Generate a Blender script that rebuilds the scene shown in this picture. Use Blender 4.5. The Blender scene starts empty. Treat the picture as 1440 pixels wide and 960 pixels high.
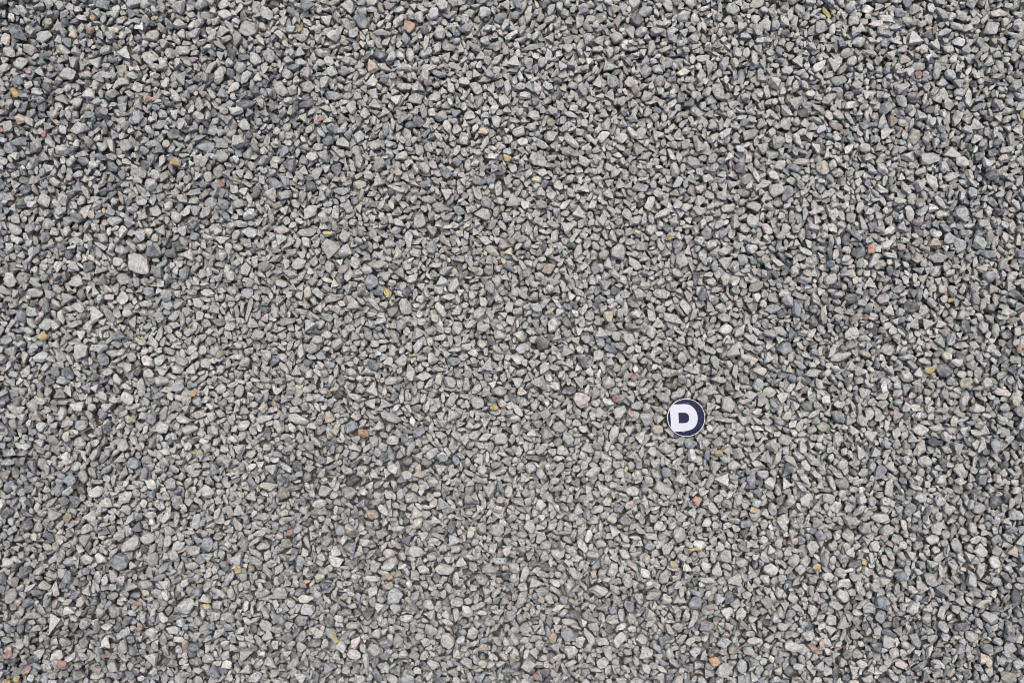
import bpy, bmesh, math, random
import numpy as np
from mathutils import Matrix

# ------------------------------------------------------------------ camera, light, exposure
scene = bpy.context.scene
COL = scene.collection
LEVEL = 0.024                      # height of the gravel surface above the bedding sheet (m)
CAM_H = 1.50                       # lens above the gravel surface
cam_data = bpy.data.cameras.new("camera")
cam = bpy.data.objects.new("camera", cam_data)
COL.objects.link(cam)
cam.location = (0, 0, LEVEL + CAM_H)
cam.rotation_euler = (0, 0, 0)     # straight down
cam_data.sensor_width = 36.0
cam_data.lens = 36.0 * CAM_H / 1.44
cam_data.clip_start = 0.05
cam_data.clip_end = 500.0
scene.camera = cam

SUN_EL, SUN_AZ = math.radians(70), math.radians(10)     # azimuth clockwise from the top of the picture
world = bpy.data.worlds.new("World")
scene.world = world
world.use_nodes = True
wn = world.node_tree.nodes
bg = wn["Background"]
sky = wn.new("ShaderNodeTexSky")
sky.sky_type = 'NISHITA'
sky.sun_disc = False
sky.sun_elevation = SUN_EL
sky.sun_rotation = SUN_AZ
sky.air_density = 0.65
sky.dust_density = 8.0
sky.ozone_density = 1.0
world.node_tree.links.new(sky.outputs[0], bg.inputs[0])
bg.inputs[1].default_value = 0.10
sun_data = bpy.data.lights.new("sun", 'SUN')
sun_data.energy = 0.65
sun_data.angle = math.radians(34)
sun_data.color = (1.0, 0.985, 0.96)
sun = bpy.data.objects.new("sun", sun_data)
COL.objects.link(sun)
sun.rotation_euler = (math.pi / 2 - SUN_EL, 0, math.pi - SUN_AZ)
scene.view_settings.view_transform = 'Standard'
scene.view_settings.look = 'None'
scene.view_settings.gamma = 1.0
scene.view_settings.exposure = 1.1
scene.cycles.filter_width = 0.85
scene.cycles.diffuse_bounces = 1

rng = np.random.default_rng(7)
random.seed(7)

# ------------------------------------------------------------------ materials
def nnode(nt, typ, **kw):
    n = nt.nodes.new(typ)
    for k, v in kw.items():
        if k.startswith('i_'):
            n.inputs[int(k[2:]) if k[2:].isdigit() else k[2:]].default_value = v
        else:
            setattr(n, k, v)
    return n

def mixrgb(nt, blend, fac, a, b):
    m = nt.nodes.new('ShaderNodeMix')
    m.data_type = 'RGBA'
    m.blend_type = blend
    for sock, v in ((m.inputs[0], fac), (m.inputs[6], a), (m.inputs[7], b)):
        if hasattr(v, 'is_linked') or hasattr(v, 'links'):
            nt.links.new(v, sock)
        else:
            sock.default_value = v
    return m.outputs[2]

def ramp(nt, src, p0, p1, c0=0.0, c1=1.0):
    r = nt.nodes.new('ShaderNodeMapRange')
    nt.links.new(src, r.inputs[0])
    for i, v in enumerate((p0, p1, c0, c1)):
        r.inputs[i + 1].default_value = v
    r.clamp = True
    return r.outputs[0]

def stone_material(name, instanced):
    m = bpy.data.materials.new(name)
    m.use_nodes = True
    nt = m.node_tree
    L = nt.links.new
    bsdf = nt.nodes['Principled BSDF']
    if instanced:
        at = nnode(nt, 'ShaderNodeAttribute', attribute_type='INSTANCER', attribute_name='col')
        rn = nnode(nt, 'ShaderNodeAttribute', attribute_type='INSTANCER', attribute_name='rnd')
        base, alpha, rnd = at.outputs['Color'], at.outputs['Alpha'], rn.outputs['Fac']
    else:
        oi = nt.nodes.new('ShaderNodeObjectInfo')
        base, alpha, rnd = oi.outputs['Color'], oi.outputs['Alpha'], oi.outputs['Random']
    tc = nt.nodes.new('ShaderNodeTexCoord')
    geo = nt.nodes.new('ShaderNodeNewGeometry')
    off = nnode(nt, 'ShaderNodeVectorMath', operation='SCALE')
    off.inputs[0].default_value = (37.0, 61.0, 17.0)
    L(rnd, off.inputs['Scale'])
    pos = nnode(nt, 'ShaderNodeVectorMath', operation='ADD')
    L(geo.outputs['Position'], pos.inputs[0]); L(off.outputs[0], pos.inputs[1])
    loc = nnode(nt, 'ShaderNodeVectorMath', operation='ADD')
    L(tc.outputs['Object'], loc.inputs[0]); L(off.outputs[0], loc.inputs[1])
    def noise(vec, scale, detail=2.0, rough=0.6):
        n = nnode(nt, 'ShaderNodeTexNoise')
        n.inputs['Scale'].default_value = scale
        n.inputs['Detail'].default_value = detail
        n.inputs['Roughness'].default_value = rough
        L(vec, n.inputs['Vector'])
        return n.outputs['Fac']
    # mineral grain: dark and light flecks a millimetre or so across
    grain = noise(pos.outputs[0], 620.0, 3.0, 0.7)
    fleck = ramp(nt, noise(pos.outputs[0], 430.0, 2.0, 0.65), 0.54, 0.66)
    blot = noise(pos.outputs[0], 170.0, 2.0, 0.5)
    # foliation bands of gneiss, only on some stones
    wv = nnode(nt, 'ShaderNodeTexWave', wave_type='BANDS', bands_direction='DIAGONAL')
    wv.inputs['Scale'].default_value = 1.6
    wv.inputs['Distortion'].default_value = 4.0
    wv.inputs['Detail'].default_value = 3.0
    wv.inputs['Detail Scale'].default_value = 1.8
    L(loc.outputs[0], wv.inputs['Vector'])
    r2 = nnode(nt, 'ShaderNodeMath', operation='MULTIPLY'); L(rnd, r2.inputs[0]); r2.inputs[1].default_value = 7.31
    r2f = nnode(nt, 'ShaderNodeMath', operation='FRACT'); L(r2.outputs[0], r2f.inputs[0])
    band_on = ramp(nt, r2f.outputs[0], 0.55, 0.95, 0.0, 0.38)
    c = mixrgb(nt, 'MULTIPLY', 1.0, base, mixrgb(nt, 'MIX', ramp(nt, grain, 0.30, 0.70), (0.55, 0.55, 0.56, 1), (1.38, 1.38, 1.365, 1)))
    c = mixrgb(nt, 'MULTIPLY', 1.0, c, mixrgb(nt, 'MIX', ramp(nt, blot, 0.3, 0.7), (0.70, 0.70, 0.715, 1), (1.24, 1.235, 1.22, 1)))
    bfac = nnode(nt, 'ShaderNodeMath', operation='MULTIPLY'); L(wv.outputs['Fac'], bfac.inputs[0]); L(band_on, bfac.inputs[1])
    c = mixrgb(nt, 'MULTIPLY', bfac.outputs[0], c, (0.35, 0.36, 0.39, 1))
    ff = nnode(nt, 'ShaderNodeMath', operation='MULTIPLY'); L(fleck, ff.inputs[0]); L(alpha, ff.inputs[1])
    c = mixrgb(nt, 'MULTIPLY', ff.outputs[0], c, (0.22, 0.23, 0.25, 1))
    # pale rock dust clinging in patches
    dn = ramp(nt, noise(pos.outputs[0], 95.0, 4.0, 0.7), 0.46, 0.68, 0.0, 0.62)
    c = mixrgb(nt, 'MIX', dn, c, (0.312, 0.317, 0.310, 1))
    L(c, bsdf.inputs['Base Color'])
    bsdf.inputs['Roughness'].default_value = 0.86
    bsdf.inputs['Specular IOR Level'].default_value = 0.3
    bp = nt.nodes.new('ShaderNodeBump')
    bp.inputs['Strength'].default_value = 0.8
    bp.inputs['Distance'].default_value = 0.0009
    hsum = nnode(nt, 'ShaderNodeMath', operation='ADD')
    L(noise(pos.outputs[0], 330.0, 4.0, 0.65), hsum.inputs[0]); L(blot, hsum.inputs[1])
    L(hsum.outputs[0], bp.inputs['Height'])
    L(bp.outputs[0], bsdf.inputs['Normal'])
    return m

MAT_GRAVEL = stone_material('gravel_stone', True)
MAT_STONE = stone_material('single_stone', False)

def flat_material(name, colour, rough, wear=None):
    m = bpy.data.materials.new(name)
    m.use_nodes = True
    nt = m.node_tree
    b = nt.nodes['Principled BSDF']
    b.inputs['Base Color'].default_value = (*colour, 1)
    b.inputs['Roughness'].default_value = rough
    b.inputs['Specular IOR Level'].default_value = 0.12
    if wear:
        tc = nt.nodes.new('ShaderNodeTexCoord')
        n = nnode(nt, 'ShaderNodeTexNoise'); n.inputs['Scale'].default_value = wear[2]; n.inputs['Detail'].default_value = 3
        nt.links.new(tc.outputs['Object'], n.inputs['Vector'])
        nt.links.new(mixrgb(nt, 'MIX', ramp(nt, n.outputs['Fac'], wear[0], wear[1]), (*colour, 1), (*wear[3], 1)), b.inputs['Base Color'])
        nt.links.new(ramp(nt, n.outputs['Fac'], 0.3, 0.7, rough - 0.08, rough + 0.15), b.inputs['Roughness'])
    return m

MAT_NAVY = flat_material('navy_enamel', (0.005, 0.008, 0.031), 0.5, (0.655, 0.74, 420, (0.22, 0.24, 0.32)))
MAT_LETTER = flat_material('white_print', (0.385, 0.405, 0.465), 0.5, (0.62, 0.80, 300, (0.31, 0.325, 0.38)))
MAT_RIM = flat_material('white_rim_paint', (0.55, 0.55, 0.56), 0.45, (0.70, 0.84, 260, (0.4, 0.4, 0.4)))

def bedding_material():
    m = bpy.data.materials.new('stone_dust')
    m.use_nodes = True
    nt = m.node_tree
    b = nt.nodes['Principled BSDF']
    g = nt.nodes.new('ShaderNodeNewGeometry')
    n = nnode(nt, 'ShaderNodeTexNoise'); n.inputs['Scale'].default_value = 180; n.inputs['Detail'].default_value = 5
    v = nnode(nt, 'ShaderNodeTexVoronoi'); v.inputs['Scale'].default_value = 85
    nt.links.new(g.outputs['Position'], n.inputs['Vector']); nt.links.new(g.outputs['Position'], v.inputs['Vector'])
    nt.links.new(mixrgb(nt, 'MIX', ramp(nt, n.outputs['Fac'], 0.3, 0.7), (0.04, 0.04, 0.04, 1), (0.13, 0.13, 0.127, 1)), b.inputs['Base Color'])
    b.inputs['Roughness'].default_value = 0.95
    bp = nt.nodes.new('ShaderNodeBump'); bp.inputs['Distance'].default_value = 0.006; bp.invert = True
    nt.links.new(v.outputs['Distance'], bp.inputs['Height']); nt.links.new(bp.outputs[0], b.inputs['Normal'])
    return m

# ------------------------------------------------------------------ the ground under the gravel
def sheet(name, half, z, mat, n=40):
    bm = bmesh.new()
    bmesh.ops.create_grid(bm, x_segments=n, y_segments=n, size=half)
    me = bpy.data.meshes.new(name); bm.to_mesh(me); bm.free()
    me.materials.append(mat)
    o = bpy.data.objects.new(name, me); o.location.z = z
    COL.objects.link(o); o['kind'] = 'structure'
    return o
sheet('ground', 60.0, 0.0, bedding_material())

# ------------------------------------------------------------------ shapes of crushed stones
def unit_sphere(sub):
    bm = bmesh.new(); bmesh.ops.create_icosphere(bm, subdivisions=sub, radius=1)
    bm.verts.ensure_lookup_table()
    v = np.array([x.co[:] for x in bm.verts]); f = np.array([[w.index for w in p.verts] for p in bm.faces])
    bm.free(); return v, f
SPH_V, SPH_F = unit_sphere(4)

def stone_points(kind, r):
    """a convex-ish faceted lump: the soft minimum of random cutting planes, edges slightly worn"""
    d = SPH_V
    nplane = {'a': 8, 'r': 11, 'l': 8, 't': 7}[kind]
    n = []
    while len(n) < nplane:
        q = r.normal(size=3); q[2] *= {'a': .5, 'l': .5, 'r': .75, 't': 1}[kind]; q /= np.linalg.norm(q)
        if all(q @ o < {'a': .72, 'r': .80, 'l': .7, 't': .6}[kind] for o in n): n.append(q)
        elif r.random() < 0.04: n.append(q)
    if kind == 't':                                   # a three-sided outline seen from above
        a0 = r.random() * 6.28
        n = [np.array([math.cos(a0 + k * 2.09 + r.normal(0, .15)), math.sin(a0 + k * 2.09), r.normal(0, .25)]) for k in range(3)]
        n += [np.array([r.normal(0, .2), r.normal(0, .2), 1.]), np.array([r.normal(0, .25), r.normal(0, .25), -1.])]
        for k in range(3):
            n.append(r.normal(size=3))
        n = [q / np.linalg.norm(q) for q in n]
    nf = len(n)
    if kind in 'al':                                  # broken rock lies on a flat face and shows another
        n += [np.array([r.normal(0, .16), r.normal(0, .16), 1.]), np.array([r.normal(0, .2), r.normal(0, .2), -1.])]
        for k in range(2): n[nf + k] /= np.linalg.norm(n[nf + k])
    n = np.array(n)
    dist = r.uniform(0.55, 1.0, len(n)) if kind != 'r' else r.uniform(0.78, 1.0, len(n))
    if kind in 'al': dist[nf:] = r.uniform(.40, .66, 2)
    if kind == 't':
        dist[:3] = r.uniform(.5, .62, 3); dist[3:5] = r.uniform(.5, .7, 2); dist[5:] = r.uniform(.75, 1, len(n) - 5)
    p = {'a': 55., 'r': 26., 'l': 50., 't': 50.}[kind]
    s = np.maximum(d @ n.T, 0) / dist
    rad = ((s ** p).sum(1) + (1 / 1.35) ** p) ** (-1 / p)
    # low and middle frequency unevenness of broken faces
    for fr, am in ((2.2, .05), (4.5, .028), (9.0, .016)):
        for _ in range(3):
            w = r.normal(size=3) * fr; rad = rad * (1 + am * np.sin(d @ w + r.random() * 6.28) * r.uniform(.5, 1))
    v = d * rad[:, None]
    lo, hi = v.min(0), v.max(0)
    v = (v - (lo + hi) / 2) / ((hi - lo) / 2)         # fills its unit box
    return v

NV = {'a': 40, 'r': 20, 'l': 14, 't': 14}
VAR, VAR_KIND = [], {'a': [], 'r': [], 'l': [], 't': []}
for kd, cnt in NV.items():
    for _ in range(cnt):
        me = bpy.data.meshes.new('stone_shape')
        v = stone_points(kd, rng)
        me.from_pydata(v.tolist(), [], SPH_F.tolist())
        me.polygons.foreach_set('use_smooth', np.ones(len(me.polygons), bool))
        me.update()
        VAR_KIND[kd].append(len(VAR)); VAR.append(me)

# lower-detail meshes for the individually built stones would show, so they share these shapes

# ------------------------------------------------------------------ stone colours (linear albedo, fleck strength)
PAL = {
 'P': (.392, .393, .380, .70), 'W': (.45, .452, .442, .35), 'G': (.305, .306, .298, .6), 'S': (.37, .375, .375, .95),
 'B': (.213, .227, .243, .6), 'D': (.115, .123, .130, .5), 'C': (.43, .41, .36, .3), 'T': (.39, .345, .285, .4),
 'Y': (.42, .33, .15, .3), 'O': (.38, .25, .16, .45), 'R': (.29, .175, .152, .5), 'Q': (.44, .245, .19, .5),
 'M': (.28, .235, .232, .45), 'K': (.40, .363, .347, .35), 'V': (.225, .188, .15, .5), 'N': (.24, .24, .20, .5)}

# ------------------------------------------------------------------ the stones one can pick out in the photograph
# per 360 x 240 pixel tile of the photograph, enlarged four times: x y length width angle colour shape
TILES = {
(0,0): """58 508 80 55 -25 Y a;517 177 50 46 0 R r;523 104 34 30 90 O r;165 398 40 26 10 R a;85 178 125 75 -50 D a;665 370 76 46 0 T a;765 488 78 62 20 W a;842 562 46 38 -20 O t;597 632 52 46 90 M r;242 757 42 30 70 R a;208 737 44 32 -60 K a;510 750 40 36 0 N a;928 812 46 42 80 T a;1022 708 54 30 70 K l;1268 638 38 32 30 V a;1150 815 105 80 0 B a;85 668 68 60 -30 T r;530 478 62 40 90 T a;240 205 105 70 0 P a;705 290 84 68 -20 P t;830 312 86 74 20 P a;335 275 105 50 -25 P a;375 415 105 70 0 P a;1230 430 92 60 70 P a;1390 575 110 55 15 D a;705 812 88 76 0 G a;565 815 66 60 10 W a;18 215 80 52 90 K a;430 718 104 72 0 S a;1395 165 110 88 -10 S a;600 420 70 36 -20 W r;490 795 50 50 0 N r;250 300 62 55 0 D r;580 20 72 60 0 B a;525 918 56 50 0 W r;840 188 80 74 0 P a;105 350 90 75 0 P a;1345 385 76 70 0 P r""",
(360,0): """855 155 76 68 -30 Q a;362 672 42 34 30 Q a;590 120 110 80 -40 B a;205 65 95 40 -30 B r;868 308 82 48 -80 W r;208 632 46 34 70 T a;730 448 55 48 60 B r;900 545 82 66 0 P a;1005 532 76 62 10 W a;820 380 80 32 15 P l;820 868 74 56 10 C a;1415 890 55 45 0 Y a;298 412 64 48 70 K a;825 475 96 62 -30 P a;1035 175 80 70 80 P a;130 495 110 60 -55 P r;1080 255 80 50 -20 G a;440 540 110 60 0 B a;1345 672 70 66 80 W a;965 465 48 42 0 N r;960 255 90 30 80 C l;325 890 66 50 30 P a;1195 650 80 45 10 S a;1230 490 90 55 -40 P a""",
(720,0): """692 505 70 46 -80 V r;213 692 55 46 -30 N a;518 765 92 58 30 W a;465 790 44 36 -40 K t;95 105 65 48 90 C t;830 140 40 34 0 K r;1225 650 50 44 90 K r;1300 415 100 50 85 B a;952 545 80 56 70 B a;110 258 145 36 15 G l;330 790 125 42 -45 P l;1355 750 110 62 25 G a;970 90 86 70 15 W r;1240 45 82 66 -10 P r;750 65 86 60 30 P r;1038 95 76 50 90 P r;1385 100 60 56 0 W r;1380 15 85 55 0 K a;1160 515 100 66 -80 P a;545 370 76 64 20 P t;1075 330 80 52 10 P r;215 210 66 62 0 P t;215 755 86 66 10 S a;145 885 110 76 -10 P a;850 365 80 22 -80 P l;125 650 80 60 0 P a""",
(1080,0): """832 430 46 44 0 R a;385 702 84 42 -10 M a;702 680 66 62 60 V t;690 745 88 66 10 W t;935 170 62 24 85 V l;785 128 64 50 0 C r;1095 90 70 66 0 P r;1085 228 74 62 10 W a;568 40 70 60 -10 W a;1260 155 105 85 20 S a;1310 75 110 44 8 C l;525 228 80 66 10 P r;855 375 84 56 -10 P r;830 860 50 40 -30 V a;300 140 86 66 80 P a;495 105 70 66 30 P r;600 140 92 36 10 K l;1120 160 62 44 45 K a;202 632 76 56 -20 D a;1430 640 60 36 80 Y a;1125 545 112 40 80 P r;405 450 90 60 0 G a;840 765 100 62 70 G a;1045 850 100 60 0 W t;920 885 110 75 20 G a;450 295 76 56 5 P r;955 405 100 46 85 G l;1010 515 84 50 -45 C a""",
(0,240): """772 522 170 114 -36 L a;282 105 55 38 -20 V a;870 378 48 46 90 T r;840 350 50 46 0 C r;588 228 32 24 90 Y r;500 240 50 44 90 T r;1285 445 66 46 80 C a;1150 680 90 44 -15 C a;605 660 70 24 -40 T l;648 510 70 56 5 W r;855 222 76 66 -10 W a;620 285 100 56 0 P r;290 62 72 52 -10 W a;235 158 76 76 0 P a;605 800 110 46 -60 B l;828 690 70 60 0 B a;945 722 50 50 0 B r;1250 385 90 46 0 W t;1330 55 80 24 -15 V l;1085 125 95 40 15 B l;375 30 46 40 80 M r;50 612 90 72 80 P r;185 685 88 56 -5 P r;1390 785 150 34 75 P l;1250 130 60 50 70 D a;975 255 74 60 -60 W r;255 300 70 66 80 P r;720 795 56 50 0 W r;690 600 90 72 15 G a""",
(360,240): """305 90 66 62 0 D r;105 75 100 60 -40 B a;300 235 92 76 20 P a;140 330 92 52 5 K a;405 355 54 20 0 Y l;415 440 110 90 50 P a;230 525 76 72 -20 W a;255 795 72 32 -15 T l;1228 552 64 30 -5 T a;1400 512 50 30 -60 Y t;758 190 56 34 -80 K r;712 492 36 34 0 K r;705 525 75 44 20 T a;720 290 60 48 45 N a;800 10 60 40 0 T a;645 630 86 76 60 B r;845 680 56 52 0 D r;435 710 116 52 25 G a;1085 710 90 40 -5 C l;575 80 80 52 0 C a;795 100 100 30 -20 W l;920 290 96 80 45 P a;1250 60 72 52 -20 B r;1145 215 80 48 -30 B a;970 155 100 48 0 G a;840 765 100 70 -55 P a;290 690 76 40 80 C r;750 410 70 58 0 S r;1330 445 90 56 -20 C a;1110 640 95 58 55 P a;500 365 68 58 80 P a;1280 890 72 42 20 W a;280 340 110 50 10 P a""",
(720,240): """205 545 86 62 25 T a;545 815 62 60 0 T a;890 378 50 30 -15 Y t;700 352 38 32 20 T a;470 548 76 58 70 B a;235 365 78 46 90 W r;510 275 66 44 80 P a;815 125 66 62 0 P a;780 180 90 46 65 P r;730 95 100 50 0 B a;320 860 90 50 -50 D a;1350 445 66 56 0 W r;1420 505 56 50 90 C r;1190 610 90 58 80 P a;905 830 130 60 -25 P a;1295 500 80 50 -70 B a;1370 650 90 56 10 N a;1300 120 80 42 -15 N a;845 235 100 46 20 P a;610 455 96 92 0 P a;750 490 74 60 80 P t;690 525 105 50 -40 P a;375 455 96 46 70 P r;520 465 60 60 0 G r;445 820 62 56 0 G a;780 810 76 56 -60 P a;1110 130 66 56 0 P a;1355 205 86 60 0 G a;235 870 100 70 70 P a;1000 630 46 36 10 C a;850 690 100 56 0 P a;215 660 50 46 0 W r;570 240 36 30 -30 R a;80 575 60 50 0 N a""",
(1080,240): """583 435 66 46 70 Q r;748 430 60 48 -40 M a;515 455 96 60 25 D a;835 290 62 40 0 M r;305 372 50 36 -20 T r;255 232 46 34 45 K a;40 115 86 80 0 P a;475 255 66 62 30 P a;945 360 66 40 10 W a;665 420 74 40 30 W a;1120 880 84 62 -70 D r;1245 590 70 66 20 B a;990 235 76 50 5 C r;940 65 120 60 -65 P a;800 240 96 60 -60 P a;1040 30 100 50 10 G a;540 300 100 44 -60 G l;210 455 90 46 -40 P a;830 495 62 34 -10 T a;970 490 120 60 5 S a;885 780 66 62 90 G r;745 660 90 46 10 B a;20 775 100 50 15 B a;75 900 90 50 -40 P a;1030 730 40 26 0 Y a;1215 300 62 46 10 K a;1320 800 56 44 0 C r;1400 690 90 60 -10 D a;200 580 52 44 0 K a;1110 235 110 80 -20 S a;110 330 62 56 90 W r;150 570 50 50 0 S r;1020 385 70 66 0 P r;695 900 52 50 60 W a;190 360 80 44 85 P l""",
(0,480): """1090 295 66 36 35 O a;785 595 50 30 -40 T a;1105 620 40 18 10 Y l;1110 410 105 46 10 K a;1165 600 56 56 0 K r;455 55 100 84 90 G a;215 85 84 62 5 W r;568 105 80 62 -50 B a;560 415 72 66 0 B r;430 575 80 76 0 S r;340 215 82 52 -5 P a;370 682 92 36 0 C l;510 365 54 46 0 W r;655 400 80 50 35 D a;380 185 80 60 -40 D a;740 690 76 72 0 B a;845 430 66 60 0 B r;785 265 110 50 -85 G r;920 485 80 76 0 P a;1060 495 96 56 15 P r;980 152 76 60 10 W r;820 112 72 62 -20 W a;705 880 90 70 10 P a;1160 850 84 76 -40 P a;370 900 64 52 20 D r;510 735 76 56 -50 N a;540 845 90 60 30 W a;35 750 50 36 0 V a;700 410 60 34 20 N a;1250 70 62 44 10 V a;175 355 80 64 90 W r;1340 280 84 58 80 P a;1345 605 66 62 60 P t""",
(360,480): """600 515 72 50 -10 O r;435 510 60 40 0 T a;100 355 44 28 -60 O r;445 272 56 24 15 T l;970 360 80 26 80 C l;1338 375 50 44 0 Y r;890 72 40 18 0 Y l;915 745 70 36 0 T a;150 855 76 70 60 N a;60 820 110 50 -5 C a;845 750 62 50 0 W r;710 650 62 44 30 D r;1050 655 66 44 10 B r;760 425 130 56 -15 G a;940 200 96 50 0 S a;1095 330 100 52 40 P a;1240 340 84 76 0 P a;235 430 120 66 0 S a;50 530 90 46 90 D l;1110 110 80 50 0 B a;765 60 62 44 90 K r;65 85 62 50 50 C r;770 220 110 56 25 P a;305 590 66 50 20 N a;1030 215 68 44 85 C r;585 745 46 36 0 W r;1380 890 60 40 10 T a;1375 545 80 70 20 P a;215 335 66 60 0 P r;950 685 66 62 0 P r;560 425 66 56 10 P a;1285 545 90 40 20 P a;1330 330 70 40 -5 D a""",
(720,480): """590 325 62 46 -15 R a;672 408 40 38 -40 Q t;668 592 30 30 0 Q t;1040 898 62 56 -20 Q a;390 330 100 86 -20 K a;690 200 42 36 90 R r;1080 285 46 40 60 K r;175 250 40 34 80 V a;1158 620 50 40 0 Y r;645 720 44 20 70 Y l;135 662 125 36 -5 D l;320 275 86 56 0 D a;900 245 80 50 -40 D a;590 155 60 46 20 N a;465 740 96 56 45 P r;890 175 96 66 20 P a;1218 350 92 74 90 W a;1210 440 130 30 0 P l;490 75 66 66 0 P a;540 235 76 70 10 P r;710 370 80 50 20 P a;605 400 100 70 70 P a;580 525 110 50 75 P r;660 495 70 62 60 P t;815 495 72 56 10 T a;1000 570 76 56 0 B r;1080 568 46 46 0 W r;860 830 120 70 -10 P a;870 740 66 60 0 B a;675 840 76 56 10 W a;1405 745 70 52 -10 W a;1390 170 80 60 0 W a;1205 615 60 50 90 K t;590 645 80 52 -35 P r;660 920 56 44 30 K a;600 935 66 60 0 B a;160 925 66 62 80 W r;540 905 66 60 10 C a;910 880 60 36 40 N a;1360 945 46 40 0 Y a;1320 95 66 50 0 K r;75 850 50 44 0 N r""",
(1080,480): """905 160 56 46 20 Y r;990 160 96 80 -10 D r;420 35 42 36 -20 V r;420 88 125 52 20 W r;775 190 76 70 0 P r;255 180 105 52 5 P a;1335 285 105 46 -5 K a;1390 335 48 46 0 T a;405 315 50 42 60 V a;1420 40 60 26 80 Q a;95 420 66 46 20 T a;990 75 62 50 0 C a;1055 115 66 46 0 K r;1110 335 120 62 80 S a;225 360 80 56 10 D a;320 330 56 50 80 W r;570 400 76 56 90 W a;635 745 104 64 70 B a;690 405 24 24 0 O r;1075 655 40 34 0 M a;985 690 66 44 90 D a;865 610 110 60 60 P r;380 930 76 66 -20 W a;100 45 90 70 30 B a;25 580 70 36 -60 K a;860 500 86 66 -30 P a;405 555 90 56 85 P r;190 590 84 56 -75 P a;520 620 90 60 -70 P t;690 830 100 52 80 P r;1245 240 62 60 70 W a;1280 590 90 56 -80 B a;175 735 46 42 0 K r;860 870 72 70 -30 P a;1200 935 80 70 0 W r;650 360 70 56 10 G r;320 480 90 60 -20 N a;640 250 80 40 85 W a;680 50 76 72 -60 P a""",
(0,720): """772 515 56 30 0 O r;785 655 40 32 -20 O r;1345 325 50 44 80 Y r;1170 525 52 32 -10 Y a;265 200 56 42 -20 T r;205 140 46 40 90 C a;1330 70 90 52 -55 K a;300 640 120 70 75 W t;665 290 105 90 0 B a;1165 180 90 70 80 B a;365 845 56 50 0 R r;310 845 50 46 0 M r;605 805 66 30 20 R a;150 885 66 44 55 R a;55 945 50 34 0 O a;95 930 44 40 90 Y a;65 795 70 34 30 R a;365 680 50 30 0 R a;1050 745 60 36 80 R r;98 605 46 42 30 K r;305 430 100 46 85 K a;410 590 50 30 -10 K a;545 885 50 46 70 V a;550 578 62 60 0 W r;440 510 80 56 60 P a;110 500 40 40 0 T r;735 180 110 84 20 P a;680 125 76 62 50 G a;565 260 76 52 -40 W a;1000 190 80 54 15 W r;1045 535 96 90 0 S r;845 690 80 62 -5 W r;970 672 84 46 0 W a;1000 728 90 40 -20 W a;1165 835 76 60 0 P r;395 550 66 50 -20 W t;1070 300 80 44 5 K r;1090 225 80 70 0 G r;1145 490 76 50 0 W t;840 270 90 76 80 G r;530 930 84 50 5 P a;1100 60 100 46 75 W r;375 25 60 50 -70 V a;455 740 76 60 60 N a""",
(360,720): """745 362 46 40 0 O r;195 108 44 38 30 Q a;448 700 70 30 -60 Y l;745 240 76 56 0 K r;645 20 70 60 20 V a;1210 120 76 42 65 T l;885 528 70 30 -40 V a;300 290 40 36 0 T r;285 390 46 24 0 O r;25 425 56 46 70 K a;360 362 56 46 20 C r;120 330 80 46 60 P a;450 275 90 56 -15 W a;735 305 78 46 0 W r;895 220 90 60 0 W a;1060 330 110 66 -20 P a;245 295 90 46 85 B r;160 185 66 56 0 N r;125 455 100 70 0 P a;270 490 96 50 0 C a;780 470 100 90 70 S a;660 378 84 38 0 W r;655 450 66 60 20 W a;555 795 82 56 -10 W a;665 780 80 66 -20 G a;780 550 76 66 -30 S a;1225 690 72 70 0 W r;1070 730 100 80 -45 P a;1132 810 70 50 -60 W a;1275 750 60 46 10 T a;1275 855 56 46 -15 C a;1350 100 90 72 0 G r;285 545 84 70 10 P a;320 735 80 60 0 D a;245 760 62 60 0 K r;560 735 86 50 70 K a;40 640 84 56 -20 P a;940 320 76 50 -35 W a;1150 300 70 60 45 P t;850 610 84 46 5 P a;1410 220 62 50 80 K a;1405 310 40 40 0 T r;730 885 66 56 90 P a""",
(720,720): """1148 850 76 56 -15 O a;232 700 68 40 85 O r;1120 520 60 36 20 R a;140 920 40 40 0 R a;225 828 30 28 0 Q r;905 298 54 46 0 Y r;750 262 46 44 0 T r;1015 202 80 24 5 Y l;1158 208 34 24 90 T r;1222 645 56 46 0 T a;1260 778 72 50 25 V a;10 805 36 36 0 Y r;345 20 60 46 0 C r;680 300 100 44 -45 C l;218 490 70 46 -55 C a;325 420 66 44 -80 C t;330 500 46 40 0 N a;940 125 92 84 90 P r;865 195 96 66 70 P a;860 370 96 62 40 P a;398 190 90 56 -75 W a;495 175 66 60 0 P r;255 245 84 62 -10 W r;185 245 68 50 80 P a;355 350 106 50 -40 P r;570 330 90 56 75 P a;650 385 90 60 -60 P a;485 445 110 66 0 P a;720 475 80 56 -40 P a;870 498 66 56 -40 W r;1085 295 56 50 0 W r;330 690 100 76 10 B a;1100 640 96 66 0 B a;775 620 70 36 40 K a;735 720 80 56 -30 W a;610 720 100 60 60 P a;760 790 80 70 80 P a;1215 580 72 70 90 W t;1200 900 110 80 10 S a;1300 870 84 60 70 P a;190 905 66 46 0 D a;430 710 120 46 -55 C l;1355 720 76 40 10 W a;1355 335 80 50 -80 P t;330 630 90 42 0 P a;95 860 90 76 10 P a;1190 735 90 62 10 S a""",
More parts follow.
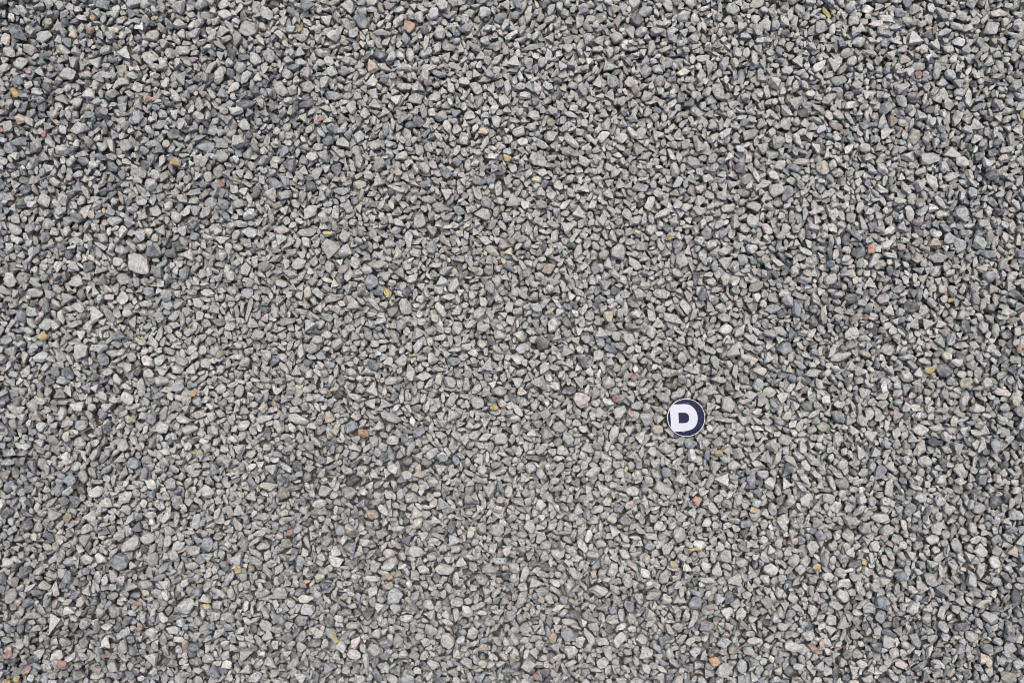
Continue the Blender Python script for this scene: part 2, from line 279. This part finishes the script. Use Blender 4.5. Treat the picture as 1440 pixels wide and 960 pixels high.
(1080,720): """268 302 52 44 20 Y r;660 142 44 40 0 T r;850 420 70 44 -60 K a;278 480 56 32 80 K a;302 745 44 28 80 O r;490 772 40 30 0 T a;1215 820 60 50 80 T a;1370 930 100 60 -10 N a;1395 490 105 54 85 D r;870 878 120 46 25 D l;160 765 116 72 5 W a;640 30 112 56 5 W a;465 135 84 76 -20 P a;580 340 80 56 -15 P a;615 205 66 62 20 P r;750 240 60 40 -50 K a;195 335 62 62 0 W r;335 368 66 50 5 W r;80 468 76 56 90 W r;25 330 90 66 0 P a;430 410 96 50 5 P a;665 395 70 52 20 C t;575 545 84 76 -30 S a;645 600 80 76 0 B a;370 615 72 60 20 W a;1080 200 100 56 -60 G a;1290 275 80 72 50 W a;900 600 66 62 80 K r;765 865 76 52 -10 K a;1170 712 90 64 -20 P r;1210 335 100 46 85 P l;935 160 80 56 10 W r;1215 220 100 80 -30 P a;830 540 92 62 75 S a;1200 505 90 30 30 C l;1430 720 70 50 80 W a;460 805 62 56 0 D a;390 525 82 50 -10 S a;500 300 80 50 0 D a;700 495 42 40 0 K r;150 165 46 42 0 T r;1250 770 76 56 0 B a;850 740 110 56 -60 G a;1260 590 110 60 -20 G a""",
}
PAL['L'] = (.405, .395, .388, .35)
PAL = {k: (v[0] * .765, v[1] * .800, v[2] * .800, v[3]) for k, v in PAL.items()}
FEAT = []
for (tx, ty), txt in TILES.items():
    for e in txt.replace('\n', '').split(';'):
        a = e.split()
        FEAT.append(dict(px=tx + float(a[0]) / 4, py=ty + float(a[1]) / 4, L=float(a[2]) / 4, W=float(a[3]) / 4,
                         ang=float(a[4]), col=a[5], kind=a[6]))

# ------------------------------------------------------------------ letting stones settle on one another (a height map in millimetres)
NX, NY = 1700, 1200                 # the patch round the picture; it wraps, so that copies of it join beyond the frame
H = rng.uniform(-2, 2, (NY, NX)).astype(np.float32)
LOCK = np.zeros((NY, NX), np.float32)
yy, xx = np.mgrid[0:NY, 0:NX]
U = np.zeros((NY, NX), np.float32)
for kx, ky, am in ((1, 1, 1.6), (2, -1, 1.6), (3, 2, 1.4), (-4, 3, 1.2), (5, 4, 1.1), (7, -5, 1.0), (9, 6, .8), (-11, 8, .7)):
    U += am * np.sin(2 * math.pi * (kx * xx / NX + ky * yy / NY) + rng.random() * 6.28)

def rot_matrix(yaw, tx, ty):
    cz, sz, cx, sx, cy, sy = math.cos(yaw), math.sin(yaw), math.cos(tx), math.sin(tx), math.cos(ty), math.sin(ty)
    Rz = np.array([[cz, -sz, 0], [sz, cz, 0], [0, 0, 1]])
    Rx = np.array([[1, 0, 0], [0, cx, -sx], [0, sx, cx]])
    Ry = np.array([[cy, 0, sy], [0, 1, 0], [-sy, 0, cy]])
    return Rz @ Rx @ Ry

def footprint(R, s):
    """offsets, mid height and half thickness of a tilted ellipsoid over the millimetre grid"""
    M = (R * (s * s)) @ R.T
    a, b, d = M[0, 0], M[0, 1], M[1, 1]
    det = a * d - b * b
    ia, ib, idd = d / det, -b / det, a / det
    rx, ry = int(math.sqrt(a)) + 1, int(math.sqrt(d)) + 1
    oy, ox = np.mgrid[-ry:ry + 1, -rx:rx + 1]
    q = ia * ox * ox + 2 * ib * ox * oy + idd * oy * oy
    k = q < 1
    if not k.any(): k[ry, rx] = True
    ox, oy, q = ox[k], oy[k], np.minimum(q[k], 1)
    g0, g1 = M[2, 0] * ia + M[2, 1] * ib, M[2, 0] * ib + M[2, 1] * idd
    zc = g0 * ox + g1 * oy
    h = math.sqrt(max(M[2, 2] - (g0 * M[2, 0] + g1 * M[2, 1]), .01))
    th = h * np.sqrt(1 - q ** 2.6)
    return ox, oy, zc, th, math.sqrt(M[2, 2])

def settle(cx, cy, R, s, sink, lock_weight=0.0):
    ox, oy, zc, th, hz = footprint(R, s)
    ix = (cx[:, None] + ox) % NX
    iy = (cy[:, None] + oy) % NY
    z = (H[iy, ix] + (th - zc)).max(1)
    cost = z + hz * .5 - U[cy % NY, cx % NX]
    if lock_weight: cost = cost + lock_weight * LOCK[iy, ix].mean(1)
    k = int(np.argmin(cost))
    zz = float(z[k]) - sink * hz
    top = zz + zc + th
    cur = H[iy[k], ix[k]]
    H[iy[k], ix[k]] = np.maximum(cur, top)
    return k, zz, float(cost[k])

STONES = []      # x, y, z, R, scale, variant, colour
MIX = [('P', .50), ('W', .10), ('G', .15), ('S', .13), ('B', .05), ('D', .02), ('C', .02), ('T', .004), ('K', .004), ('N', .004), ('V', .002), ('M', .002), ('Y', .0004), ('R', .0004)]
MK, MP = [m[0] for m in MIX], np.array([m[1] for m in MIX])
# shallow hollows with a larger share of dark stones: place in the photograph, radius, how much
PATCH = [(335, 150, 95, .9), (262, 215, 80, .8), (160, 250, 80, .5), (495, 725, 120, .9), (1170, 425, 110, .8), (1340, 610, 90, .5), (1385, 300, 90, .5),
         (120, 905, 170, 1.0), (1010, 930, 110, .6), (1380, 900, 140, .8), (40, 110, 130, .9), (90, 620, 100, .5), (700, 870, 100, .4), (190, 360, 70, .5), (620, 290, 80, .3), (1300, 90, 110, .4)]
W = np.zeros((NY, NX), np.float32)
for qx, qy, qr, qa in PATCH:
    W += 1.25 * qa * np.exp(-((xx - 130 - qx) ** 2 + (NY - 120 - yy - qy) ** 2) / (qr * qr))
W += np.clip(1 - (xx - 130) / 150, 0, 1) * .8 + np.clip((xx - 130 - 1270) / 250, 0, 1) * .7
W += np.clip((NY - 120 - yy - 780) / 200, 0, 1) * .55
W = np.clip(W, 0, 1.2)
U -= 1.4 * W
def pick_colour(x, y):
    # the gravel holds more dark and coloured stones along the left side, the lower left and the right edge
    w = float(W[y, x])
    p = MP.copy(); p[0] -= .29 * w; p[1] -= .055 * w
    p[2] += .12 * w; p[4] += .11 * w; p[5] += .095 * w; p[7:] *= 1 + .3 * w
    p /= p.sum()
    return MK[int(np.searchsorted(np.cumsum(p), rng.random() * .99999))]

def jitter(c):
    b = np.array(PAL[c])
    v = math.exp(rng.normal(0, .10))
    hue = rng.normal(0, .014)
    return (b[0] * v * (1 + hue), b[1] * v, b[2] * v * (1 - hue), min(1, b[3] * rng.uniform(.4, 1.4)))

def random_stone(med, sig):
    L = min(20.5, max(4.0, med * math.exp(rng.normal(0, sig)))) / 2
    t = rng.random()
    if t < .30: kd, b, c = 'l', rng.uniform(.36, .54), rng.uniform(.28, .46); L *= 1.12
    elif t < .36: kd, b, c = 'r', rng.uniform(.66, .92), rng.uniform(.5, .72)
    elif t < .53: kd, b, c = 't', rng.uniform(.7, 1.), rng.uniform(.42, .65)
    else: kd, b, c = 'a', rng.uniform(.52, .86), rng.uniform(.46, .70)
    return kd, np.array([L, L * b, L * c])

def low_spots(cell, share):
    d = (H - U + 0.5 * np.minimum(LOCK, 1) * 12).reshape(NY // cell, cell, NX // cell, cell).mean((1, 3))
    k = np.argsort(d.ravel())[:int(d.size * share)]
    return np.stack([k % (NX // cell), k // (NX // cell)], 1) * cell, cell

def fill(n, med, sig, K, lock, sink=.10, tilt=.30, stop=None, cell=10, share=.5):
    for i in range(n):
        if i % 300 == 0:
            spots, cw = low_spots(cell, share)
            if stop and H.mean() > stop: break
        kd, s = random_stone(med, sig)
        R = rot_matrix(rng.random() * 6.283, rng.normal(0, tilt), rng.normal(0, tilt))
        q = spots[rng.integers(0, len(spots), K)] + rng.integers(0, cw, (K, 2))
        cx, cy = q[:, 0], q[:, 1]
        k, z, c = settle(cx, cy, R, s, sink, lock)
        x, y = int(cx[k]), int(cy[k])
        v = VAR_KIND[kd][rng.integers(len(VAR_KIND[kd]))]
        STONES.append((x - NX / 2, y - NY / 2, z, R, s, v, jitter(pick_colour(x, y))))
    print('fill', i, 'mean height', H.mean(), 'sd', (H - U).std())

fill(30000, 11.4, .28, 14, 0, stop=7.2)

# the badge first: nothing may cover it
BADGE_PX, BADGE_PY, BADGE_R = 964.7, 587.0, 26.7
def grid_pos(px, py): return int(round(px - 720 + NX / 2)), int(round(480 - py + NY / 2))
bx, by = grid_pos(BADGE_PX, BADGE_PY)
rr = np.hypot(xx - bx, yy - by)

def place_features(small):
    for f in sorted(FEAT, key=lambda f: f['L'] * f['W'] * (3 if f['col'] in 'QROYLM' else 1)):
        if (f['L'] * f['W'] < 210) != small: continue
        x, y = grid_pos(f['px'], f['py'])
        flat = .30 if f['kind'] in 'lt' else rng.uniform(.28, .36)
        s = np.array([f['L'] * .49, f['W'] * .50, f['W'] * flat])
        j = rng.integers(-1, 2, (9, 2)); j[0] = 0
        best = None
        R = rot_matrix(math.radians(f['ang']), rng.normal(0, .12), rng.normal(0, .09))
        cx, cy = x + j[:, 0], y + j[:, 1]
        k, z, c = settle(cx, cy, R, s, .3, 6)
        ox, oy, zc, th, hz = footprint(R, s)
        LOCK[(cy[k] + oy) % NY, (cx[k] + ox) % NX] = 1
        v = VAR_KIND[f['kind']][rng.integers(len(VAR_KIND[f['kind']]))]
        f.update(x=int(cx[k]) - NX / 2, y=int(cy[k]) - NY / 2, z=z, R=R, s=s, v=v, rgba=jitter(f['col']))

place_features(False)
disc = rr < BADGE_R
badge_z = 23.2
H[disc] = np.maximum(H[disc], badge_z - 0.4)
LOCK[rr < BADGE_R + 0.5] = 40

fill(34000, 11.5, .29, 20, 160, stop=18.0, tilt=.22)
place_features(True)
fill(1800, 10.0, .2, 24, 220, tilt=.3, cell=5, share=.12)
fill(1300, 6.5, .2, 20, 220, tilt=.5, cell=5, share=.10)
STONES = [t for t in STONES if not (math.hypot(t[0] + NX / 2 - bx, t[1] + NY / 2 - by) < BADGE_R + .3 * t[4][0] and t[2] + t[4][2] > badge_z - 2)]
print('settled', len(STONES), 'mean height', H.mean(), 'sd', H.std())

# ------------------------------------------------------------------ choosing the stones built one by one
BONUS = {'Q': 6, 'R': 5, 'O': 5, 'Y': 4, 'M': 3, 'K': 1.7, 'T': 2.2, 'V': 2.2, 'N': 1.3, 'D': 1.5, 'B': 1.25, 'C': 1.2, 'W': 1.25, 'L': 3}
for f in FEAT:
    inside = 4 < f['px'] < 1436 and 4 < f['py'] < 956
    f['score'] = f['L'] * f['W'] * BONUS.get(f['col'], 1) if inside else 0
single = sorted(FEAT, key=lambda f: -f['score'])[:300]
sid = {id(f) for f in single}

# ------------------------------------------------------------------ the gravel itself: nobody could count it
def gravel_object():
    pts = list(STONES) + [(f['x'], f['y'], f['z'], f['R'], f['s'], f['v'], f['rgba']) for f in FEAT if id(f) not in sid]
    extra = [(f['x'], f['y'], f['z'], f['R'], f['s'], f['v'], f['rgba']) for f in FEAT if id(f) in sid]
    def pack(lst):
        P = np.array([(t[0], t[1], t[2]) for t in lst], np.float64) / 1000
        E = np.array([Matrix(t[3].tolist()).to_euler()[:] for t in lst])
        S = np.array([t[4] for t in lst]) / 1000
        return P, E, S, np.array([t[5] for t in lst], np.int32), np.array([t[6] for t in lst])
    P, E, S, V, C = pack(pts)
    Pe, Ee, Se, Ve, Ce = pack(extra)
    allP, allE, allS, allV, allC = [P], [E], [S], [V], [C]
    for i in (-1, 0, 1):
        for j in (-1, 0, 1):
            if i or j:
                o = np.array([i * NX / 1000, j * NY / 1000, 0])
                allP += [P + o, Pe + o]; allE += [E, Ee]; allS += [S, Se]; allV += [V, Ve]; allC += [C, Ce]
    P, E, S, V, C = (np.concatenate(a) for a in (allP, allE, allS, allV, allC))
    n = len(P)
    me = bpy.data.meshes.new('gravel')
    me.vertices.add(n)
    me.vertices.foreach_set('co', P.ravel().astype(np.float32))
    for nm, ty, arr, key in (('rot', 'FLOAT_VECTOR', E, 'vector'), ('size', 'FLOAT_VECTOR', S, 'vector'), ('col', 'FLOAT_COLOR', C, 'color')):
        me.attributes.new(nm, ty, 'POINT').data.foreach_set(key, np.ascontiguousarray(arr, np.float32).ravel())
    me.attributes.new('shape', 'INT', 'POINT').data.foreach_set('value', V)
    me.attributes.new('rnd', 'FLOAT', 'POINT').data.foreach_set('value', rng.random(n).astype(np.float32))
    me.update()
    ob = bpy.data.objects.new('gravel', me)
    COL.objects.link(ob)
    lib = bpy.data.collections.new('stone_shapes')
    for k, m in enumerate(VAR):
        lib.objects.link(bpy.data.objects.new('stone_shape_%03d' % k, m))
        if not m.materials: m.materials.append(MAT_GRAVEL)
    ng = bpy.data.node_groups.new('scatter_stones', 'GeometryNodeTree')
    ng.interface.new_socket('Geometry', in_out='INPUT', socket_type='NodeSocketGeometry')
    ng.interface.new_socket('Geometry', in_out='OUTPUT', socket_type='NodeSocketGeometry')
    N, L = ng.nodes.new, ng.links.new
    gi, go = N('NodeGroupInput'), N('NodeGroupOutput')
    ci = N('GeometryNodeCollectionInfo'); ci.inputs[0].default_value = lib
    ci.inputs['Separate Children'].default_value = True
    ci.inputs['Reset Children'].default_value = True
    iop = N('GeometryNodeInstanceOnPoints')
    def attr(nm, ty):
        a = N('GeometryNodeInputNamedAttribute'); a.data_type = ty; a.inputs[0].default_value = nm
        return a.outputs[0]
    L(gi.outputs[0], iop.inputs['Points']); L(ci.outputs[0], iop.inputs['Instance'])
    iop.inputs['Pick Instance'].default_value = True
    L(attr('shape', 'INT'), iop.inputs['Instance Index'])
    e2r = N('FunctionNodeEulerToRotation'); L(attr('rot', 'FLOAT_VECTOR'), e2r.inputs[0])
    L(e2r.outputs[0], iop.inputs['Rotation']); L(attr('size', 'FLOAT_VECTOR'), iop.inputs['Scale'])
    L(iop.outputs[0], go.inputs[0])
    ob.modifiers.new('stones', 'NODES').node_group = ng
    ob['kind'] = 'stuff'
    ob['label'] = 'loose grey crushed stone gravel covering the whole ground'
    ob['category'] = 'gravel'
    return ob
gravel_object()

# ------------------------------------------------------------------ names for places
WORD = {'P': 'pale grey', 'W': 'whitish grey', 'G': 'mid grey', 'S': 'speckled grey', 'B': 'blue grey', 'D': 'dark charcoal', 'C': 'cream', 'T': 'tan',
        'Y': 'ochre yellow', 'O': 'orange', 'R': 'dull red', 'Q': 'coral red', 'M': 'mauve', 'K': 'pale pink', 'V': 'brown', 'N': 'olive grey', 'L': 'pale'}
SHAPE = {'a': 'angular', 'r': 'rounded', 'l': 'splinter shaped', 't': 'wedge shaped'}
LAND = [((855/4+360, 155/4), 'coral stone by the top edge'), ((14.5, 127), 'ochre stone by the left edge'), ((1225.7, 348.7), 'coral stone among dark ones'),
        ((192.5, 371), 'biggest slab'), ((1080 + 905/4, 520), 'ochre stone beside the dark boulder'), ((1007, 932.5), 'big orange stone at the bottom'),
        ((193, 849), 'orange oval stone'), ((510, 608.7), 'round orange stone'), ((771, 376), 'big tan stone'), ((850, 191), 'white and pink pair'),
        ((893, 126), 'brown capped stone'), ((1288, 107), 'red stone below the round pale one'), ((867.5, 561), 'rusty stone left of the badge'),
        ((409, 747), 'small coral stone'), ((980, 704), 'salmon stone below the badge'), ((395, 322), 'pink slab'), ((1255, 170), 'brown wedge'),
        ((778, 895), 'peach oval stone'), ((450, 168), 'small coral chip'), ((129, 44), 'dull red round stone'), ((37, 941), 'red stone of the bottom left corner'),
        ((1422, 952), 'olive stone of the bottom right corner'), ((272, 554), 'orange stone in the left half'), ((964.7, 587), 'badge')]
def place(px, py, skip=None):
    best = sorted((math.hypot(px - q[0], (py - q[1])), q, nm) for q, nm in LAND if math.hypot(px - q[0], py - q[1]) > 5)
    d, q, nm = best[0]
    a = math.degrees(math.atan2(q[1] - py, px - q[0])) % 360
    dirs = ['right of', 'above and right of', 'above', 'above and left of', 'left of', 'below and left of', 'below', 'below and right of']
    return d, dirs[int((a + 22.5) // 45) % 8], nm
def zone(px, py):
    h = ['far left', 'left', 'left centre', 'right centre', 'right', 'far right'][min(5, int(px / 240))]
    v = ['top', 'upper', 'middle', 'lower', 'bottom'][min(4, int(py / 192))]
    return v, h
SPECIAL = {(214, 39): None}
LABELS = set()
def label_for(f, size_word):
    d, dr, nm = place(f['px'], f['py'])
    near = 'just ' if d < 32 else ('' if d < 90 else 'well ')
    v, h = zone(f['px'], f['py'])
    base = '%s %s %s stone' % (size_word, WORD[f['col']], SHAPE[f['kind']])
    tries = ['%s %s%s the %s' % (base, near, dr, nm),
             '%s in the %s %s of the photo' % (base, v, h),
             '%s %s%s the %s, %s' % (base, near, dr, nm, 'lying level' if abs(f['ang']) < 8 else ('standing upright' if abs(f['ang']) > 68 else ('leaning right' if f['ang'] > 0 else 'leaning left')))]
    for q, ln in sorted(LAND, key=lambda e: math.hypot(f['px'] - e[0][0], f['py'] - e[0][1]))[1:4]:
        tries.append('%s between the %s and the %s' % (base, nm, ln))
        tries.append('%s lying near the %s' % (base, ln))
    for t in tries:
        if t not in LABELS and len(t.split()) <= 16: break
    else:
        t = [q for q in tries if len(q.split()) <= 16][-1]
        print('label used twice:', t)
    LABELS.add(t)
    return t

def own_label(f):
    for q, nm in LAND:
        if math.hypot(f['px'] - q[0], f['py'] - q[1]) < 5: return nm
    return None

HAND = {'coral stone by the top edge': 'coarse coral red granite stone by the top edge, largest red one',
 'ochre stone by the left edge': 'bright ochre yellow angular stone by the left edge',
 'coral stone among dark ones': 'bright coral orange oval stone beside a dark charcoal stone at right',
 'biggest slab': 'pale pinkish slab, the biggest stone of all, left of centre',
 'ochre stone beside the dark boulder': 'ochre yellow round stone touching a big dark round stone at right',
 'big orange stone at the bottom': 'orange angular stone near the bottom edge, largest orange one',
 'orange oval stone': 'small vivid orange oval stone in the lower left',
 'round orange stone': 'orange brown rounded stone left of the photo centre, below the middle',
 'big tan stone': 'large tan angular stone just right of the photo centre line',
 'white and pink pair': 'bright white angular stone with a pink chip at its left end',
 'brown capped stone': 'brown capped rounded stone standing upright among pale stones at top',
 'red stone below the round pale one': 'small dull red stone tucked under a pale stone, upper right',
 'rusty stone left of the badge': 'rusty red stone above and left of the letter D badge',
 'small coral stone': 'small coral pink stone among dark stones, lower left',
 'salmon stone below the badge': 'salmon pink angular stone below the letter D badge',
 'pink slab': 'long dusty pink slab in the left half',
 'brown wedge': 'brown wedge shaped stone standing over a white wedge, upper right',
 'peach oval stone': 'peach orange oval stone standing upright near the bottom centre',
 'small coral chip': 'tiny coral red chip in the upper left half',
 'dull red round stone': 'dull red rounded stone near the top left corner',
 'red stone of the bottom left corner': 'dull red angular stone leaning in the bottom left corner',
 'olive stone of the bottom right corner': 'olive grey angular stone in the bottom right corner',
 'orange stone in the left half': 'orange tan angular stone leaning on a pale boulder, left half'}

GROUPW = {'grey': 'PWGS', 'dark': 'BDN', 'warm': 'CTYOKVL', 'red': 'RQM'}
def group_for(c):
    if c in 'PWGS': return 'larger grey stones on the gravel surface'
    if c in 'BDN': return 'larger dark stones on the gravel surface'
    return 'coloured stones on the gravel surface'

shape_copies = {}
for f in single:
    if f['v'] not in shape_copies:
        me = VAR[f['v']].copy(); me.name = 'single_stone_shape'
        me.materials.clear(); me.materials.append(MAT_STONE)
        shape_copies[f['v']] = me
    o = bpy.data.objects.new('stone', shape_copies[f['v']])
    COL.objects.link(o)
    o.matrix_world = Matrix.LocRotScale((f['x'] / 1000, f['y'] / 1000, f['z'] / 1000), Matrix(f['R'].tolist()).to_quaternion(), [q / 1000 for q in f['s']])
    o.color = f['rgba']
    nm = own_label(f)
    area = f['L'] * f['W']
    size = 'very large' if area > 520 else 'large' if area > 330 else 'medium' if area > 170 else 'small'
    lab = HAND.get(nm) if nm else None
    if lab is None or lab in LABELS: lab = label_for(f, size)
    LABELS.add(lab)
    o['label'] = lab
    o['category'] = 'stone'
    o['group'] = group_for(f['col'])

# ------------------------------------------------------------------ the round badge with the letter D
badge = bpy.data.objects.new('round_badge', None)
COL.objects.link(badge)
badge.location = ((BADGE_PX - 720) / 1000, (480 - BADGE_PY) / 1000, badge_z / 1000 - 0.001)
badge.rotation_euler = (math.radians(-1.8), math.radians(1.4), 0)
badge['label'] = 'round navy blue badge with white rim and big white letter D on the gravel'
badge['category'] = 'badge'
RAD = BADGE_R / 1000

def lathe(name, prof, mat, parent, seg=96, closed=False):
    bm = bmesh.new()
    rings = []
    for r, z in prof:
        if r < 1e-6: rings.append([bm.verts.new((0, 0, z))])
        else: rings.append([bm.verts.new((r * math.cos(2 * math.pi * k / seg), r * math.sin(2 * math.pi * k / seg), z)) for k in range(seg)])
    pairs = list(zip(rings, rings[1:])) + ([(rings[-1], rings[0])] if closed else [])
    for A, B in pairs:
        for k in range(seg):
            q = [A[k % len(A)], A[(k + 1) % len(A)], B[(k + 1) % len(B)], B[k % len(B)]]
            u = []
            for w in q:
                if w not in u: u.append(w)
            if len(u) > 2: bm.faces.new(u)
    bmesh.ops.recalc_face_normals(bm, faces=bm.faces)
    me = bpy.data.meshes.new(name); bm.to_mesh(me); bm.free()
    me.materials.append(mat)
    o = bpy.data.objects.new(name, me); COL.objects.link(o); o.parent = parent
    return o
R0 = RAD * .964
lathe('disc', [(0, 0), (R0, 0), (R0, .0030), (R0 * .9, .0033), (R0 * .5, .0035), (0, .00355)], MAT_NAVY, badge)
lathe('rim', [(R0 + .00005, -.0002), (RAD * .985, -.0002), (RAD, .0006), (RAD, .0030), (RAD * .99, .0035), (RAD * .975, .0036), (R0 + .00005, .0033)], MAT_RIM, badge, closed=True)

def letter_d():
    def pt(X, Y): return ((X - 693) / 285 * RAD, (502 - Y) / 285 * RAD)
    lim = R0 * .995
    outer = []
    # clipped upper left corner follows the disc's edge
    def on_edge(X, Y):
        x, y = pt(X, Y); k = lim / math.hypot(x, y); return (x * k, y * k)
    def arc(p, q, n):
        a, b = math.atan2(p[1], p[0]) % (2 * math.pi), math.atan2(q[1], q[0]) % (2 * math.pi)
        return [(lim * math.cos(a + (b - a) * k / n), lim * math.sin(a + (b - a) * k / n)) for k in range(n + 1)]
    outer += arc(on_edge(508, 306), on_edge(449, 398), 8)
    outer += [pt(453, 450), pt(457, 510), pt(461, 570)]
    outer += arc(on_edge(466, 640), on_edge(520, 712), 8)
    outer += [pt(X, Y) for X, Y in ((580, 710), (640, 706), (700, 699), (745, 688), (785, 671), (820, 643), (843, 610), (858, 570), (865, 520), (862, 470), (850, 425), (830, 387), (802, 352), (765, 322), (730, 307), (690, 299), (640, 299), (580, 302))]
    inner = [pt(X, Y) for X, Y in ((574, 428), (640, 427), (680, 430), (708, 441), (727, 463), (736, 495), (735, 525), (727, 553), (708, 573), (680, 582), (640, 584), (580, 586))]
    bm = bmesh.new()
    es = []
    for lp in (outer, inner):
        vs = [bm.verts.new((x, y, 0)) for x, y in lp]
        es += [bm.edges.new((vs[k], vs[(k + 1) % len(vs)])) for k in range(len(vs))]
    bmesh.ops.triangle_fill(bm, edges=es, use_beauty=True)
    up = [f for f in bm.faces]
    for f in up:
        if f.normal.z < 0: f.normal_flip()
    ext = bmesh.ops.extrude_face_region(bm, geom=up)
    for v in [g for g in ext['geom'] if isinstance(g, bmesh.types.BMVert)]: v.co.z += .00045
    bmesh.ops.recalc_face_normals(bm, faces=bm.faces)
    # follow the slightly domed disc
    for v in bm.verts:
        r = math.hypot(v.co.x, v.co.y)
        v.co.z += np.interp(r, [0, R0 * .5, R0 * .9, R0], [.00355, .0035, .0033, .0030]) - .0002
    me = bpy.data.meshes.new('letter'); bm.to_mesh(me); bm.free()
    me.materials.append(MAT_LETTER)
    o = bpy.data.objects.new('letter', me); COL.objects.link(o); o.parent = badge
    o['label'] = 'big white letter D'
letter_d()
